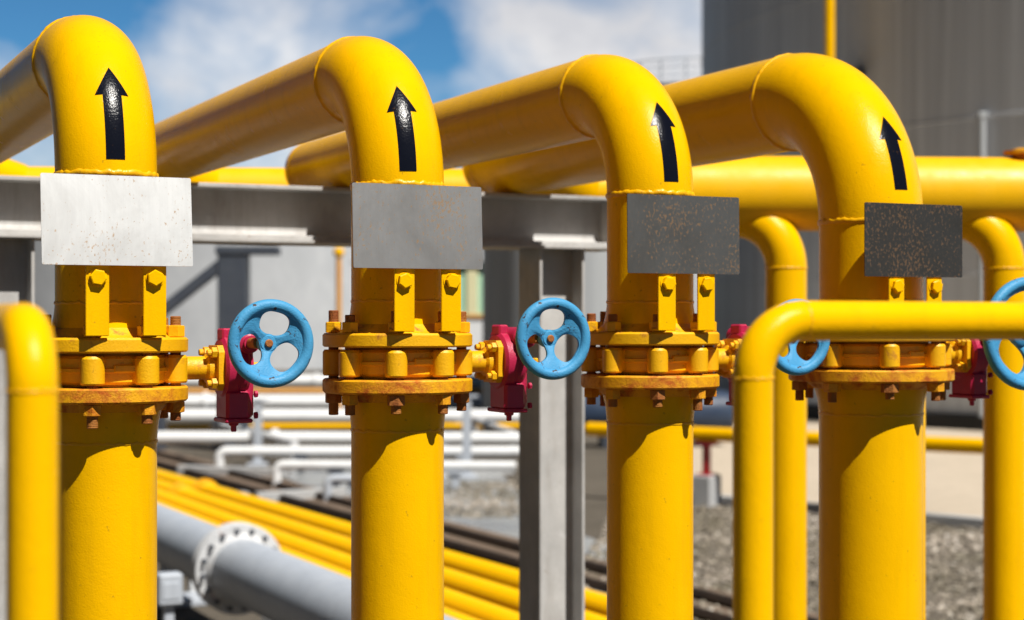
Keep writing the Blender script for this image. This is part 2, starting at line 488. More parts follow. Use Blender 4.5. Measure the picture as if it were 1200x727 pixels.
for i, s in enumerate(spec):
    r, Rb, e0, fr, dv = s['r'], s['R'], s['e0'], s['fr'], s['dv']
    base = Lw(i)
    t = thing('gas_pipe', pipe_labels[i], 'pipe', base, YAW, 'yellow riser pipes with black arrows')
    z_uf1, z_uf0 = CAMZ - .034 + dv, CAMZ - .068 + dv       # upper flange top / bottom
    z_vb1, z_vb0 = CAMZ - .075 + dv, CAMZ - .139 + dv       # valve body
    z_lf1, z_lf0 = CAMZ - .146 + dv, CAMZ - .181 + dv       # lower flange
    hc = e0 + Rb
    # lower pipe, with a tapering weld neck under the flange
    wn = r * 1.10
    MB().lathe((0, 0, 0), (0, 0, 1), [(r, GZ - base.z), (r, 0.0), (r, .4), (r, .8), (r, z_lf0 - .105), (r * 1.004, z_lf0 - .085), (r * 1.03, z_lf0 - .05), (wn, z_lf0 - .015), (wn, z_lf0 + .004)], 96).build('lower_pipe', M['yellow'], t)
    weld_ring((0, 0, z_lf0 - .092), (0, 0, 1), r, t, 3.1 * i, .0035)
    # upper pipe
    MB().lathe((0, 0, 0), (0, 0, 1), [(wn, z_uf1 - .004), (wn, z_uf1 + .012), (r * 1.03, z_uf1 + .045), (r * 1.004, z_uf1 + .07), (r, z_uf1 + .085), (r, z_uf1 + .2), (r, e0)], 96).build('upper_pipe', M['yellow'], t)
    weld_ring((0, 0, z_uf1 + .078), (0, 0, 1), r, t, 5.3 * i + 1, .0035)
    # bend
    el = MB().tube(arc((0, Rb, e0), Rb, PI, PI / 2, (0, 1, 0), (0, 0, 1), 40), r, 96).build('elbow', M['yellow'], t)
    weld_ring((0, 0, e0), (0, 0, 1), r, t, 7.7 * i + 2, .0070)
    weld_ring((0, Rb, hc), (0, 1, 0), r, t, 2.9 * i + 4, .0080)
    if i == 3:
        a = (.084, .312, .235)
    else:
        a = (.030, .262, .186)
    k = (-.002, -.016, 0.0, 0.0)[i]
    arrow_mesh(r, Rb, e0, a[0], a[1], a[2], .042, .076, k).build('arrow_marking', M['black'], el)
    # run to the back, then a sideways bend into the header
    run_end = Rb + s['run']
    MB().tube([(0, Rb + (run_end - Rb) * q / 12, hc) for q in range(13)], r, 96).build('run_pipe', M['yellow'], t)
    turn = R(62)
    rb2 = 0.20 if i < 3 else 0.24
    bend = arc((rb2, run_end, hc), rb2, PI, PI - turn, (1, 0, 0), (0, 1, 0), 20)
    d = (bend[-1] - bend[-2]).normalized()
    # carry on until it meets the header axis
    pt = bend[-1]
    wp = base + rotz @ pt; wd = rotz @ d
    tt = (hdr_y(wp.x) - wp.y) / (wd.y - 0.06 * wd.x)
    tt = max(tt, .02)
    bend.append(pt + d * tt * .5)
    bend.append(pt + d * tt + Vector((0, 0, HDR_Z - hc)) * 0.8)
    MB().tube(bend, r, 72).build('end_bend', M['yellow'], t)
    weld_ring((0, run_end, hc), (0, 1, 0), r, t, 1.9 * i + 9, .005)
    # flanges
    hub = r * 1.22
    MB().lathe((0, 0, 0), (0, 0, 1), [(r * .9, z_uf0), (fr - .004, z_uf0), (fr, z_uf0 + .004), (fr, z_uf1 - .005), (fr - .005, z_uf1), (hub + .01, z_uf1), (hub, z_uf1 + .006), (wn * .98, z_uf1 + .022)], 128).build('upper_flange', M['yellow_flange'], t)
    MB().lathe((0, 0, 0), (0, 0, 1), [(wn * .98, z_lf0 - .022), (hub, z_lf0 - .006), (hub + .01, z_lf0), (fr - .005, z_lf0), (fr, z_lf0 + .005), (fr, z_lf1 - .004), (fr - .004, z_lf1), (r * .9, z_lf1)], 128).build('lower_flange', M['yellow_rusty'], t)
    bc = fr - .027
    nr = .0215 if i < 3 else .024
    for kk in range(8):
        an = R(22.5 + 45 * kk)
        p = Vector((bc * math.sin(an), -bc * math.cos(an), 0))
        up = .050 + random.uniform(-.006, .006); dn = .052 + random.uniform(-.008, .006)
        prof = [(0, z_lf0 - dn), (.0105, z_lf0 - dn), (.0125, z_lf0 - dn + .002)]
        zz = z_lf0 - dn + .002
        while zz < z_lf0 - .028:        # thread grooves
            prof += [(.0125, zz + .0022), (.0112, zz + .003), (.0125, zz + .0038)]; zz += .0038
        prof += [(.0125, z_uf1 + .028)]
        zz = z_uf1 + .028
        while zz < z_uf1 + up - .004:
            prof += [(.0125, zz + .0022), (.0112, zz + .003), (.0125, zz + .0038)]; zz += .0038
        prof += [(.0105, z_uf1 + up), (0, z_uf1 + up)]
        st = MB().lathe(p, (0, 0, 1), prof, 16).build('stud_bolt', M['stud'], t)
        ph = random.uniform(0, PI / 3)
        MB().hexa(p, (0, 0, 1), nr, z_uf1 + .0005, z_uf1 + .027, ph).build('nut', M['yellow_flange'], st, sharp=20)
        ph = random.uniform(0, PI / 3)
        MB().hexa(p, (0, 0, 1), nr, z_lf0 - .026, z_lf0 - .0005, ph).build('nut', M['yellow_rusty'] if random.random() < .6 else M['stud'], st, sharp=20)

    # ------------------------------------------------ valve between the flanges
    zc = (z_vb1 + z_vb0) / 2
    v = thing('butterfly_valve', valve_labels[i], 'valve', base + Vector((0, 0, zc)), YAW, 'butterfly valves with blue handwheels')
    hb = (z_vb1 - z_vb0) / 2
    mb = MB()
    br = fr - .045
    mb.lathe((0, 0, 0), (0, 0, 1), [(r * .8, -hb - .005), (br * .86, -hb - .005), (br * .86, -hb), (br - .006, -hb), (br, -hb + .006), (br, -.006), (br + .006, -.004), (br + .006, .004), (br, .006), (br, hb - .006), (br - .006, hb), (br * .86, hb), (br * .86, hb + .005), (r * .8, hb + .005)], 96)
    for kk in range(8):
        an = R(22.5 + 45 * kk)
        dirv = Vector((math.sin(an), -math.cos(an), 0))
        mb.lathe(dirv * bc, (0, 0, 1), [(.0135, -hb), (.024, -hb), (.027, -hb + .004), (.027, hb - .006), (.023, hb), (.0135, hb)], 28)
        mb.box(dirv * (bc - .022), (.048, .04, 2 * hb - .008), Matrix.Rotation(an, 3, 'Z'), .003)
    # name-tag ledge cast into the front of the body
    mb.box((0.012, -br - .002, .004), (.05, .012, .018), None, .003)
    mb.build('valve_body', M['yellow_flange'], v)
    so = 0.0 if i < 3 else 0.05
    nb = .250 + so
    MB().lathe((0, 0, 0), (1, 0, 0), [(.030, br - .01), (.030, br + .02), (.0275, br + .026), (.0275, nb - .022), (.036, nb - .016), (.036, nb + .002)], 36).build('neck', M['yellow_flange'], v)
    mp = MB()
    c_ = .053; k_ = .016
    octo = [(-c_ + k_, -c_), (c_ - k_, -c_), (c_, -c_ + k_), (c_, c_ - k_), (c_ - k_, c_), (-c_ + k_, c_), (-c_, c_ - k_), (-c_, -c_ + k_)]
    mp.prism(octo, (nb, 0, 0), (0, 1, 0), (0, 0, 1), (1, 0, 0), .014)
    mpo = mp.build('mounting_flange', M['yellow_flange'], v)
    for sy in (-1, 1):
        for sz in (-1, 1):
            bo = MB()
            p = (0, sy * .036, sz * .036)
            bo.hexa(p, (1, 0, 0), .0135, nb - .014, nb - .0005, random.random())
            bo.lathe(p, (1, 0, 0), [(0, nb - .024), (.007, nb - .024), (.008, nb - .022), (.008, nb - .013)], 12)
            bo.build('bolt', M['yellow_flange'], mpo, sharp=20)
    g0 = nb + .0145
    gb = MB()
    # round worm-wheel housing
    gb.lathe((0, 0, 0), (1, 0, 0), [(0, g0), (.066, g0), (.074, g0 + .006), (.074, g0 + .030), (.070, g0 + .034), (.070, g0 + .052), (.064, g0 + .060), (.050, g0 + .062), (.046, g0 + .072), (0, g0 + .072)], 56)
    # quadrant box below
    gb.box((g0 + .033, -.004, -.088), (.058, .096, .070), None, .007)
    gb.box((g0 + .033, -.004, -.124), (.066, .108, .010), None, .003)
    gb.box((g0 + .052, -.004, -.066), (.044, .078, .110), None, .010)
    gb.lathe((g0 + .030, -.02, -.129), (0, 0, -1), [(0.012, -.004), (.012, .006), (.007, .009), (.007, .020), (.0045, .022), (0, .022)], 12)
    # upper lug with flat cap
    gb.box((g0 + .016, .005, .078), (.026, .050, .030), None, .004)
    # worm tube running toward the handwheel
    wz = .059
    gb.lathe((g0 + .050, 0, wz), (0, -1, 0), [(0, -.085), (.024, -.085), (.028, -.080), (.028, .060), (.024, .066), (.024, .088), (.017, .092), (.017, .100), (0, .100)], 32)
    gb.box((g0 + .050, 0, wz - .02), (.040, .10, .05), None, .006)
    gbo = gb.build('gearbox', M['crimson'], v)
    for sy in (-1, 1):
        for zz in (-.062, -.112):
            MB().hexa((0, sy * .040 - .004, zz), (1, 0, 0), .0085, g0 + .073, g0 + .081, .3).build('bolt', M['crimson'], gbo, sharp=20)
    MB().lathe((g0 + .050, 0, wz), (0, -1, 0), [(.0125, .099), (.0125, .155), (0, .156)], 20).build('shaft', M['stud'], gbo)
    ind = MB()
    ind.lathe((0, 0, 0), (1, 0, 0), [(.020, g0 + .071), (.020, g0 + .078), (.012, g0 + .080), (.012, g0 + .098), (0, g0 + .098)], 24)
    ind.box((g0 + .103, -.008, .001), (.012, .045, .014), None, .003)
    ind.build('position_pointer', M['yellow_flange'], v)
    # handwheel: facing the walkway, three flared webs
    wr = .101 if i < 3 else .160
    tr = .0135 if i < 3 else .0155
    hy = -.200 if i < 3 else -.215
    hw = MB()
    cx = g0 + .050 + (.022 if i < 3 else .012)
    cx = g0 + .066
    ctr = Vector((cx, hy, wz))
    nR, nm = 96, 14
    vs, fs = [], []
    for a in range(nR):
        ta = 2 * PI * a / nR
        lump = 1 + .10 * max(0, math.sin(ta * 9)) * 0.35
        for b in range(nm):
            tb = 2 * PI * b / nm
            rr = wr - tr + tr * math.cos(tb) * 1.0
            vs.append(ctr + Vector((rr * math.sin(ta), tr * math.sin(tb) * lump, rr * math.cos(ta))))
    for a in range(nR):
        for b in range(nm):
            a2, b2 = (a + 1) % nR, (b + 1) % nm
            fs.append((a * nm + b, a2 * nm + b, a2 * nm + b2, a * nm + b2))
    hw.add(vs, fs)
    sc = wr / .0915
    # webs: a dished plate with three rounded windows
    turn0 = (R(13), R(0), R(8), R(-20))[i]
    Ro = (wr - tr) * 1.0
    for kq in range(3):
        ac = turn0 + kq * 2 * PI / 3
        hc_ = .535 * Ro
        nA, nB = 72, 5
        front, back = [], []
        for ia in range(nA):
            th = 2 * PI * ia / nA
            # window outline (super-ellipse), u = tangential, w = radial
            ce, se = math.cos(th), math.sin(th)
            pw_ = 2 / 2.5
            hu = .40 * Ro * math.copysign(abs(ce) ** pw_, ce)
            hv = hc_ + .30 * Ro * math.copysign(abs(se) ** pw_, se)
            # ray from window centre to the edge of its 120 degree sector
            dx, dy = hu, hv - hc_
            ln = math.hypot(dx, dy); dx /= ln; dy /= ln
            best = 1e9
            bq = hc_ * dy; cq = hc_ * hc_ - Ro * Ro
            best = -bq + math.sqrt(bq * bq - cq)
            for sg in (-1, 1):      # sector sides: u = sg * tan60 * w
                den = dx - sg * math.tan(PI / 3) * dy
                if abs(den) > 1e-9:
                    tt_ = sg * math.tan(PI / 3) * hc_ / den
                    if tt_ > 0: best = min(best, tt_)
            for ib in range(nB + 1):
                q = ib / nB
                dd_ = ln + (best - ln) * q
                u_, w_ = dx * dd_, hc_ + dy * dd_
                rad = math.hypot(u_, w_) / Ro
                depth = .030 * max(0, 1 - rad) ** 1.3 * sc
                th_ = (.0035 + .0030 * min(1, q * 2.2)) * sc
                x = w_ * math.sin(ac) + u_ * math.cos(ac)
                z = w_ * math.cos(ac) - u_ * math.sin(ac)
                front.append(ctr + Vector((x, depth - th_, z)))
                back.append(ctr + Vector((x, depth + th_, z)))
        n_ = len(front); W_ = nB + 1; fs = []
        for ia in range(nA):
            a0_, a1_ = ia * W_, ((ia + 1) % nA) * W_
            for ib in range(nB):
                fs.append((a0_ + ib, a1_ + ib, a1_ + ib + 1, a0_ + ib + 1))
                fs.append((n_ + a0_ + ib, n_ + a0_ + ib + 1, n_ + a1_ + ib + 1, n_ + a1_ + ib))
            fs.append((a0_, a1_, n_ + a1_, n_ + a0_))
        hw.add(front + back, fs)
    hw.lathe(ctr, (0, -1, 0), [(.008, -.046), (.019 * sc, -.046), (.020 * sc, -.04), (.020 * sc, -.022), (.016 * sc, -.017), (.0, -.017)], 32)
    hwo = hw.build('handwheel', M['blue'], v, sharp=42)
    MB().disc(ctr, (0, -1, 0), 0, .0095, -.017, -.011, .002, 20).build('shaft_nut', M['stud'], hwo, sharp=20)

    # ------------------------------------------------ blank plate on two brackets
    px_off = (-.0145, -.022, -.010, 0.0)[i]
    pd = .194
    pz = CAMZ + .2235 + (.0, .003, .0, .0)[i]
    pl = thing('metal_plate', plate_labels[i], 'plate', base + rotz @ Vector((px_off, -pd, 0)) + Vector((0, 0, pz)), YAW, 'blank plates on brackets')
    pw, ph_ = .329, .199
    cr = .004
    poly = []
    for (sx, sy, a0) in ((1, 1, 0), (-1, 1, 90), (-1, -1, 180), (1, -1, 270)):
        for q in range(5):
            a = R(a0 + 90 * q / 4)
            poly.append((sx * (pw / 2 - cr) + cr * math.cos(a), sy * (ph_ / 2 - cr) + cr * math.sin(a)))
    # gently bowed sheet, fine grid front/back
    po = MB().prism(poly, (0, 0, 0), (1, 0, 0), (0, 0, 1), (0, 1, 0), .003).build('plate', plate_mats[i], pl, sharp=30)
    po.rotation_euler = ((R(-6.0), R(-3.0), R(-1.0), R(0.0))[i], 0, 0)
    bx = ((.064, -.062), (.060, -.060), (.058, -.058), (.066, -.062))[i]
    zb = (CAMZ - .030 + dv) - pz
    for xx in bx:
        xc = xx - px_off + (.004, .004, .0, .006)[i]
        b = MB()
        zt = -.03
        b.box((xc, .0065, (zb + zt) / 2), (.051, .006, zt - zb), None, .0015)
        b.box((xc, .0065 + .016, zb + .0025), (.049, .030, .005), None, .0015)      # toe folded back
        # stand-off arm back to the pipe, hidden behind the sheet
        xr = xc + px_off
        surf_y = -math.sqrt(max(r * r - xr * xr, .0001))
        arm = (pd + surf_y) + .012
        b.box((xc, .0095 + arm / 2, -.04), (.045, arm, .006), None, .001)
        bro = b.build('bracket', M['yellow'], pl)
        bb = MB()
        zbolt = CAMZ + .098 - pz
        bb.hexa((xc + random.uniform(-.002, .002), 0.0035, zbolt), (0, -1, 0), .0185, 0.0, .013, random.random())
        bb.lathe((xc, 0.0035, zbolt), (0, -1, 0), [(.021, -.001), (.021, .002), (.017, .0022)], 24)
        bb.lathe((xc, 0.0095, zbolt), (0, 1, 0), [(.008, 0), (.008, .02), (0, .02)], 12)
        bb.build('bolt', M['yellow'], bro, sharp=20)

# ------------------------------------------------------------------ header and its branch pipes
hx0, hx1 = -4.2, 4.6
hd = thing('header_pipe', 'long horizontal yellow header pipe behind the risers, swelling thicker toward the right', 'pipe', (0, hdr_y(0), HDR_Z), math.atan(0.06))
def hp(x): return (x, 0, 0)
MB().tube([hp(hx0 + (0.52 - hx0) * q / 10) for q in range(11)], .106, 64).build('narrow_pipe', M['yellow_matt'], hd)
MB().lathe((0, 0, 0), (1, 0, 0), [(.106, .50), (.112, .54), (.160, .66), (.172, .72)], 64).build('reducer', M['yellow_matt'], hd)
MB().tube([hp(.72 + (hx1 - .72) * q / 10) for q in range(11)], .172, 64).build('wide_pipe', M['yellow_matt'], hd)
weld_ring((.52, 0, 0), (1, 0, 0), .107, hd, 31, .006)
weld_ring((.72, 0, 0), (1, 0, 0), .172, hd, 37, .006)
fl = MB()
fl.lathe((2.36, -.02, .160), (0, 0, 1), [(.05, 0), (.05, .02), (.085, .022), (.088, .026), (.088, .040), (.06, .043), (.03, .052), (0, .054)], 40)
fl.build('top_fitting', M['yellow_rusty'], hd)
for hx in (-3.6,):
    sp_ = MB()
    sp_.box((hx, 0, -.105 - (HDR_Z - .105 - GZ) / 2), (.12, .12, HDR_Z - .105 - GZ), None, .004)
    sp_.build('support_post', M['frame'], hd)

def branch(px, Y, label):
    rr, Rb = .094, .24
    p = AT(px, Y, 0)
    zt = HDR_Z - .105
    o = thing('branch_pipe', label, 'pipe', p, R(68), 'yellow branch pipes under the header')
    MB().tube([(0, 0, zt_) for zt_ in (GZ, 0, .5, 1.0, 1.4, zt - Rb)], rr, 56).build('vertical_pipe', M['yellow'], o)
    pts = arc((0, Rb, zt - Rb), Rb, PI, PI / 2, (0, 1, 0), (0, 0, 1), 24)
    pts += [pts[-1] + Vector((0, .10, 0))]
    MB().tube(pts, rr, 56).build('elbow', M['yellow'], o)
    weld_ring((0, 0, zt - Rb), (0, 0, 1), rr, o, px, .005)
branch(921, 7.735, 'yellow branch pipe rising into the header just left of the widest riser')
branch(1177, 7.795, 'yellow branch pipe rising into the header at far right behind the largest handwheel')

# thin pipe tight behind the widest riser
o = thing('standpipe', 'slim yellow pipe standing just right of and behind the widest riser', 'pipe', AT(1062, 5.75, 0))
MB().tube([(0, 0, GZ), (0, 0, .8), (0, 0, 1.30)], .064, 40, True).build('pipe_barrel', M['yellow'], o)
MB().lathe((0, 0, 1.30), (0, 0, 1), [(.0, -.002), (.066, -.002), (.066, .02), (.05, .05), (0, .06)], 40).build('end_cap', M['yellow'], o)

# ------------------------------------------------------------------ steel support frame
bp = Vector((-0.963, 6.42, 0))          # a point on the front edge of the beam
wv = Vector((math.cos(YAW), math.sin(YAW), 0))
fr0 = thing('support_frame', 'weathered grey steel beam on columns carrying the yellow pipe runs', 'frame', bp, YAW)
zb1, zb0 = 2.0195, 1.812
bw = .20
x_right = 1.535
x_left = -3.4
bm_ = MB()
L_ = x_right - x_left
xc = (x_left + x_right) / 2
bm_.box((xc, bw / 2, zb1 - .008), (L_, bw, .016), None, .002)
bm_.box((xc, bw / 2, zb0 + .009), (L_, bw, .018), None, .002)
bm_.box((xc, bw / 2, (zb0 + zb1) / 2), (L_, .010, zb1 - zb0 - .030), None)
# inside fillets of the rolled section
for s_ in (1, -1):
    bm_.prism([(0, 0), (0, .022), (.006, .010), (.022, 0)], (x_left, bw / 2 + s_ * .005, zb0 + .018), (0, s_, 0), (0, 0, 1), (1, 0, 0), L_ - .02)
beam = bm_.build('beam', M['frame'], fr0)
# stiffener / end plates with curved inner corners
def gusset(x, name='stiffener', th=.012):
    a, h = bw / 2 - .006, zb1 - zb0 - .034
    MB().box((x, bw / 4 - .003, (zb0 + zb1) / 2), (th, a, h), None, .001).build(name, M['frame'], beam)
gusset(x_right - .012, 'end_plate', .020)
sh = MB()
sh.box((xc, bw / 2 - .008, zb0 - .006), (L_ + .06, bw + .05, .0115), None, .001)
sh.build('bearing_plate', M['frame'], beam)
def column(x):
    H = .205; B = .20; zt = zb0 - .0125
    c = MB()
    for s_ in (-1, 1):
        c.box((x + s_ * (H / 2 - .006), bw / 2, (zt + GZ) / 2), (.012, B, zt - GZ), None, .002)
    c.box((x, bw / 2, (zt + GZ) / 2), (H - .024, .009, zt - GZ), None)
    co = c.build('column', M['frame'], fr0)
    MB().box((x, bw / 2, GZ + .008), (.32, .32, .016), None, .002).build('base_plate', M['frame'], co)
    return co
column(1.290)
column(-.825 - .09)
column(-3.1)

# ------------------------------------------------------------------ guard rails in front
def add_path_rail(name, label, path_posts, parts, mat=M['yellow']):
    pass
rr = .0302
zr = CAMZ + .0025
gp = AT(882.5, 2.52, 0)
g = thing('guard_rail', 'yellow tubular guard rail crossing in front of the widest riser at right', 'rail', gp, YAW, 'yellow guard rails in the foreground')
Rb = .085
path = [(0, 0, z) for z in (.38, .6, .8, 1.2, zr - Rb)] + arc((Rb, 0, zr - Rb), Rb, PI, PI / 2, (1, 0, 0), (0, 0, 1), 20)[1:]
MB().tube(path, rr, 48).build('post', M['yellow'], g)
MB().tube([(Rb + (1.6 - Rb) * q / 8, 0, zr) for q in range(9)], rr, 48).build('top_rail', M['yellow'], g)
MB().tube([(1.6, 0, GZ), (1.6, 0, .7), (1.6, 0, zr)], rr, 40).build('end_post', M['yellow'], g)
weld_ring((Rb, 0, zr), (1, 0, 0), rr, g, 51, .0018)
weld_ring((0, 0, zr - Rb), (0, 0, 1), rr, g, 52, .0018)
gp = AT(38, 2.02, 0)
g = thing('guard_rail', 'yellow tubular guard rail post bending away at the left picture edge', 'rail', gp, YAW, 'yellow guard rails in the foreground')
zr2 = CAMZ - .006
Rb = .075
path = [(0, 0, z) for z in (.38, .6, .8, 1.2, zr2 - Rb)] + arc((0, Rb, zr2 - Rb), Rb, PI, PI / 2, (0, 1, 0), (0, 0, 1), 20)[1:]
MB().tube(path, rr, 48).build('post', M['yellow'], g)
MB().tube([(0, Rb + (1.7 - Rb) * q / 8, zr2) for q in range(9)], rr, 48).build('top_rail', M['yellow'], g)
MB().tube([(0, 1.7, GZ), (0, 1.7, .7), (0, 1.7, zr2)], rr, 40).build('end_post', M['yellow'], g)
weld_ring((0, 0, zr2 - Rb), (0, 0, 1), rr, g, 53, .0018)

# ------------------------------------------------------------------ walkway under the camera
wk = MB()
wk.box((0.6, -.75, (GZ + .38) / 2), (9.0, 6.9, .38 - GZ), None, .01)
tag(wk.build('walkway', M['ground']), kind='structure')

# ------------------------------------------------------------------ setting (yard plan, units of 1.6 m)
UNIT = 1.6
def sheet(name, pts, z, mat, kind='structure', sub=0):
    mb = MB().add([(p[0], p[1], z) for p in pts], [tuple(range(len(pts)))])
    o = mb.build(name, mat)
    o['kind'] = kind
    return o
sheet('ground', [(-900, -300), (900, -300), (900, 1500), (-900, 1500)], 0, M['ground'])
ap0 = G(780, 584); ap1 = G(830, 592); ap2 = G(1085, 614); ap3 = G(1400, 640)
e0_ = Vector((1.2, 14.6, 0)); 
sheet('apron', [(ap3.x, ap3.y), (30, 9), (40, 40), (2.4, 30), (ap0.x, ap0.y), (ap2.x, ap2.y)], .012, M['apron'])
kb = MB()
kd = (ap3 - ap0); kl = kd.length; ang = math.atan2(kd.y, kd.x)
kb.box(((ap0.x + ap3.x) / 2, (ap0.y + ap3.y) / 2 - .08, .03), (kl, .10, .09), Matrix.Rotation(ang, 3, 'Z'), .008)
tag(kb.build('kerb', M['block']), kind='structure')
sheet('gravel_bed', [(.9, 9.2), (1.9, 6.0), (16, 4.5), (ap3.x, ap3.y - .2), (ap2.x, ap2.y - .2), (ap0.x, ap0.y - .2)], .004, M['gravel'])
sheet('path', [(-2.6, 17.5), (-.55, 12.0), (.35, 9.4), (.9, 10.4), (.2, 13.2), (-.2, 18)], .008, M['concrete'])
# loose stones
stb = MB()
def stone(p, sz):
    vs = []
    for d in ((1, 0, 0), (-1, 0, 0), (0, 1, 0), (0, -1, 0), (0, 0, 1), (0, 0, -1)):
        q = Vector(d) * sz * random.uniform(.6, 1.25)
        q.z *= .7
        vs.append(q)
    fs = [(0, 2, 4), (2, 1, 4), (1, 3, 4), (3, 0, 4), (2, 0, 5), (1, 2, 5), (3, 1, 5), (0, 3, 5)]
    m = Matrix.Rotation(random.random() * 6.3, 3, 'Z') @ Matrix.Rotation(random.uniform(-.7, .7), 3, 'X')
    stb.add([p + m @ q for q in vs], fs)
cnt = 0
def inside_gravel(x, y):
    # under the apron edge, right of the path
    t_ = (x - ap0.x) / (ap3.x - ap0.x)
    ye = ap0.y + (ap3.y - ap0.y) * t_
    return y < ye - .22 and x > .55 + (11.5 - y) * -.12
while cnt < 15000:
    x = random.uniform(.3, 6.0); y = random.uniform(6.5, 14.8)
    if inside_gravel(x, y):
        sz = random.uniform(.010, .026) * (1.35 if random.random() < .1 else 1)
        stone(Vector((x, y, .004 + sz * .25)), sz); cnt += 1
for k in range(1600):
    x = random.uniform(-.6, .3); y = random.uniform(13.0, 16)
    stone(Vector((x, y, .012)), random.uniform(.008, .022))
tag(stb.build('gravel', M['stone'], sharp=10), 'loose crushed stones covering the ground beyond the pipes', 'gravel', None, 'stuff')

# ------------------------------------------------------------------ grey pipeline with its flange
h_top = .50
a = G(183, 592, h_top); b = G(412, 682, h_top)
d = (b - a).normalized(); d.z = 0
gr = .146
ang = math.atan2(d.y, d.x)
pgo = thing('grey_pipeline', 'large silver grey pipeline with a bolted white flange, lying left of the yellow lines', 'pipe', Vector((a.x, a.y, h_top - gr)), ang)
MB().tube([(x, 0, 0) for x in (-9, -5, -2, 0, 1, 2, (b - a).length + 1.3)], gr, 72, True).build('pipe_barrel', M['pipe_grey'], pgo)
fo = MB()
dv_ = (b - a).normalized()
xf = min((k * .01 for k in range(300)), key=lambda q: abs(600 + F * (a + dv_ * q).x / (a + dv_ * q).y - 281))
for (x0, x1) in ((xf - .075, xf - .036), (xf - .030, xf + .010)):
    fo.lathe((0, 0, 0), (1, 0, 0), [(gr * .9, x0), (gr + .062, x0), (gr + .066, x0 + .004), (gr + .066, x1 - .004), (gr + .062, x1), (gr * .9, x1)], 72)
fo.lathe((0, 0, 0), (1, 0, 0), [(gr * .98, xf + .05), (gr + .014, xf + .03), (gr + .022, xf + .009)], 60)
fo.lathe((0, 0, 0), (1, 0, 0), [(gr + .022, xf - .074), (gr + .014, xf - .095), (gr * .98, xf - .115)], 60)
foo = fo.build('flange', M['flange_grey'], pgo)
for k in range(16):
    t_ = 2 * PI * k / 16 + .1
    bb = MB()
    p = (0, (gr + .036) * math.cos(t_), (gr + .036) * math.sin(t_))
    bb.hexa(p, (1, 0, 0), .0105, xf + .011, xf + .028, .3)
    bb.lathe(p, (1, 0, 0), [(.009, xf - .1), (.009, xf + .042), (0, xf + .042)], 10)
    bb.hexa(p, (1, 0, 0), .0105, xf - .092, xf - .076, .3)
    bb.build('bolt', M['darksteel'], foo, sharp=20)
for x in (-4.2, .30):
    su = MB()
    ztop = -(gr) + .02; zbot = -(h_top - gr)
    su.box((x, 0, (ztop + zbot) / 2 - .01), (.07, .10, ztop - zbot - .02), None, .004)
    su.box((x, 0, zbot + .02), (.26, .40, .04), None, .006)
    su.build('support', M['pipe_grey'], pgo)
# junction cabinet on a stand
jp = AT(198, 7.0, 0)
jb = thing('junction_box', 'small pale metal box on a post beside the grey pipeline', 'box', jp, YAW)
zj = CAMZ - (690 - 378) * 7.0 / F
MB().box((0, 0, zj), (.10, .08, .13), None, .008).build('housing', M['pipe_grey'], jb)
MB().box((0, -.041, zj - .005), (.07, .006, .07), None, .002).build('lid', M['pipe_grey'], jb)
MB().box((0, .01, (zj - .065) / 2), (.04, .04, zj - .065), None, .003).build('post', M['pipe_grey'], jb)
for px, Yp in ((228, 9.3),):
    po = thing('post', 'light grey steel post standing under the grey pipeline', 'post', AT(px, Yp, 0), YAW)
    zt_ = CAMZ - (676 - 378) * Yp / F
    MB().box((0, 0, zt_ / 2), (.06, .06, zt_), None, .003).build('shank', M['flange_grey'], po)
    MB().box((0, 0, .01), (.12, .12, .02), None, .003).build('base_plate', M['white'], po)

# ------------------------------------------------------------------ bundle of slim yellow lines
h_top = .20
yr = .076
ylab = ['slim yellow pipeline with flanged joints, farthest of the four low parallel lines',
        'slim yellow pipeline, second farthest of the four low parallel lines',
        'slim yellow pipeline, third of the four low parallel lines counting from the tank side',
        'slim yellow pipeline nearest the big silver grey pipeline']
tops = [(549, 613), (560.5, 631), (572, 651), (585, 671)]
bundle = []
for k in range(4):
    a = G(183, tops[k][0] + 1, h_top); b = G(412, tops[k][1] + 1, h_top)
    d = (b - a); d.z = 0; L = d.length; d.normalize()
    o = thing('yellow_line', ylab[k], 'pipe', Vector((a.x, a.y, h_top - yr)), math.atan2(d.y, d.x), 'slim yellow pipelines low behind the risers')
    MB().tube([(x, 0, 0) for x in (-14, -6, -2, 0, L, L + 2, L + 3.6)], yr, 40, True).build('pipe_barrel', M['yellow_line'], o)
    if k < 2:
        xf = (1.45, .75)[k]
        fb = MB()
        fb.disc((0, 0, 0), (1, 0, 0), 0, yr + .032, xf - .03, xf - .004, .003, 40)
        fb.disc((0, 0, 0), (1, 0, 0), 0, yr + .032, xf + .004, xf + .03, .003, 40)
        fb.disc((0, 0, 0), (1, 0, 0), 0, yr + .01, xf - .12, xf + .12, .01, 40)
        fb.build('flange', M['yellow_flange'], o)
    bundle.append((a, d, L))
# sleepers
dm_ = bundle[1][1]
nrm_ = Vector((-dm_.y, dm_.x, 0))
for k, x in enumerate((-4.0, -.6, 2.6, 5.6)):
    c = (bundle[0][0] + bundle[3][0]) / 2 + dm_ * x
    so = thing('pipe_sleeper', ('concrete sleeper under the yellow lines, farthest from the risers', 'concrete sleeper under the yellow lines near their flanged joints', 'concrete sleeper under the yellow lines behind the second riser', 'concrete sleeper under the yellow lines nearest the risers')[k], 'support', Vector((c.x, c.y, 0)), math.atan2(dm_.y, dm_.x), 'sleepers under the yellow lines')
    zt_ = h_top - 2 * yr
    MB().box((0, 0, zt_ / 2 - .006), (.22, 1.9, zt_ - .012), None, .004).build('plinth', M['block'], so)
    MB().box((0, 0, zt_ - .0065), (.10, 1.8, .011), None, .002).build('bearing_bar', M['darksteel'], so)

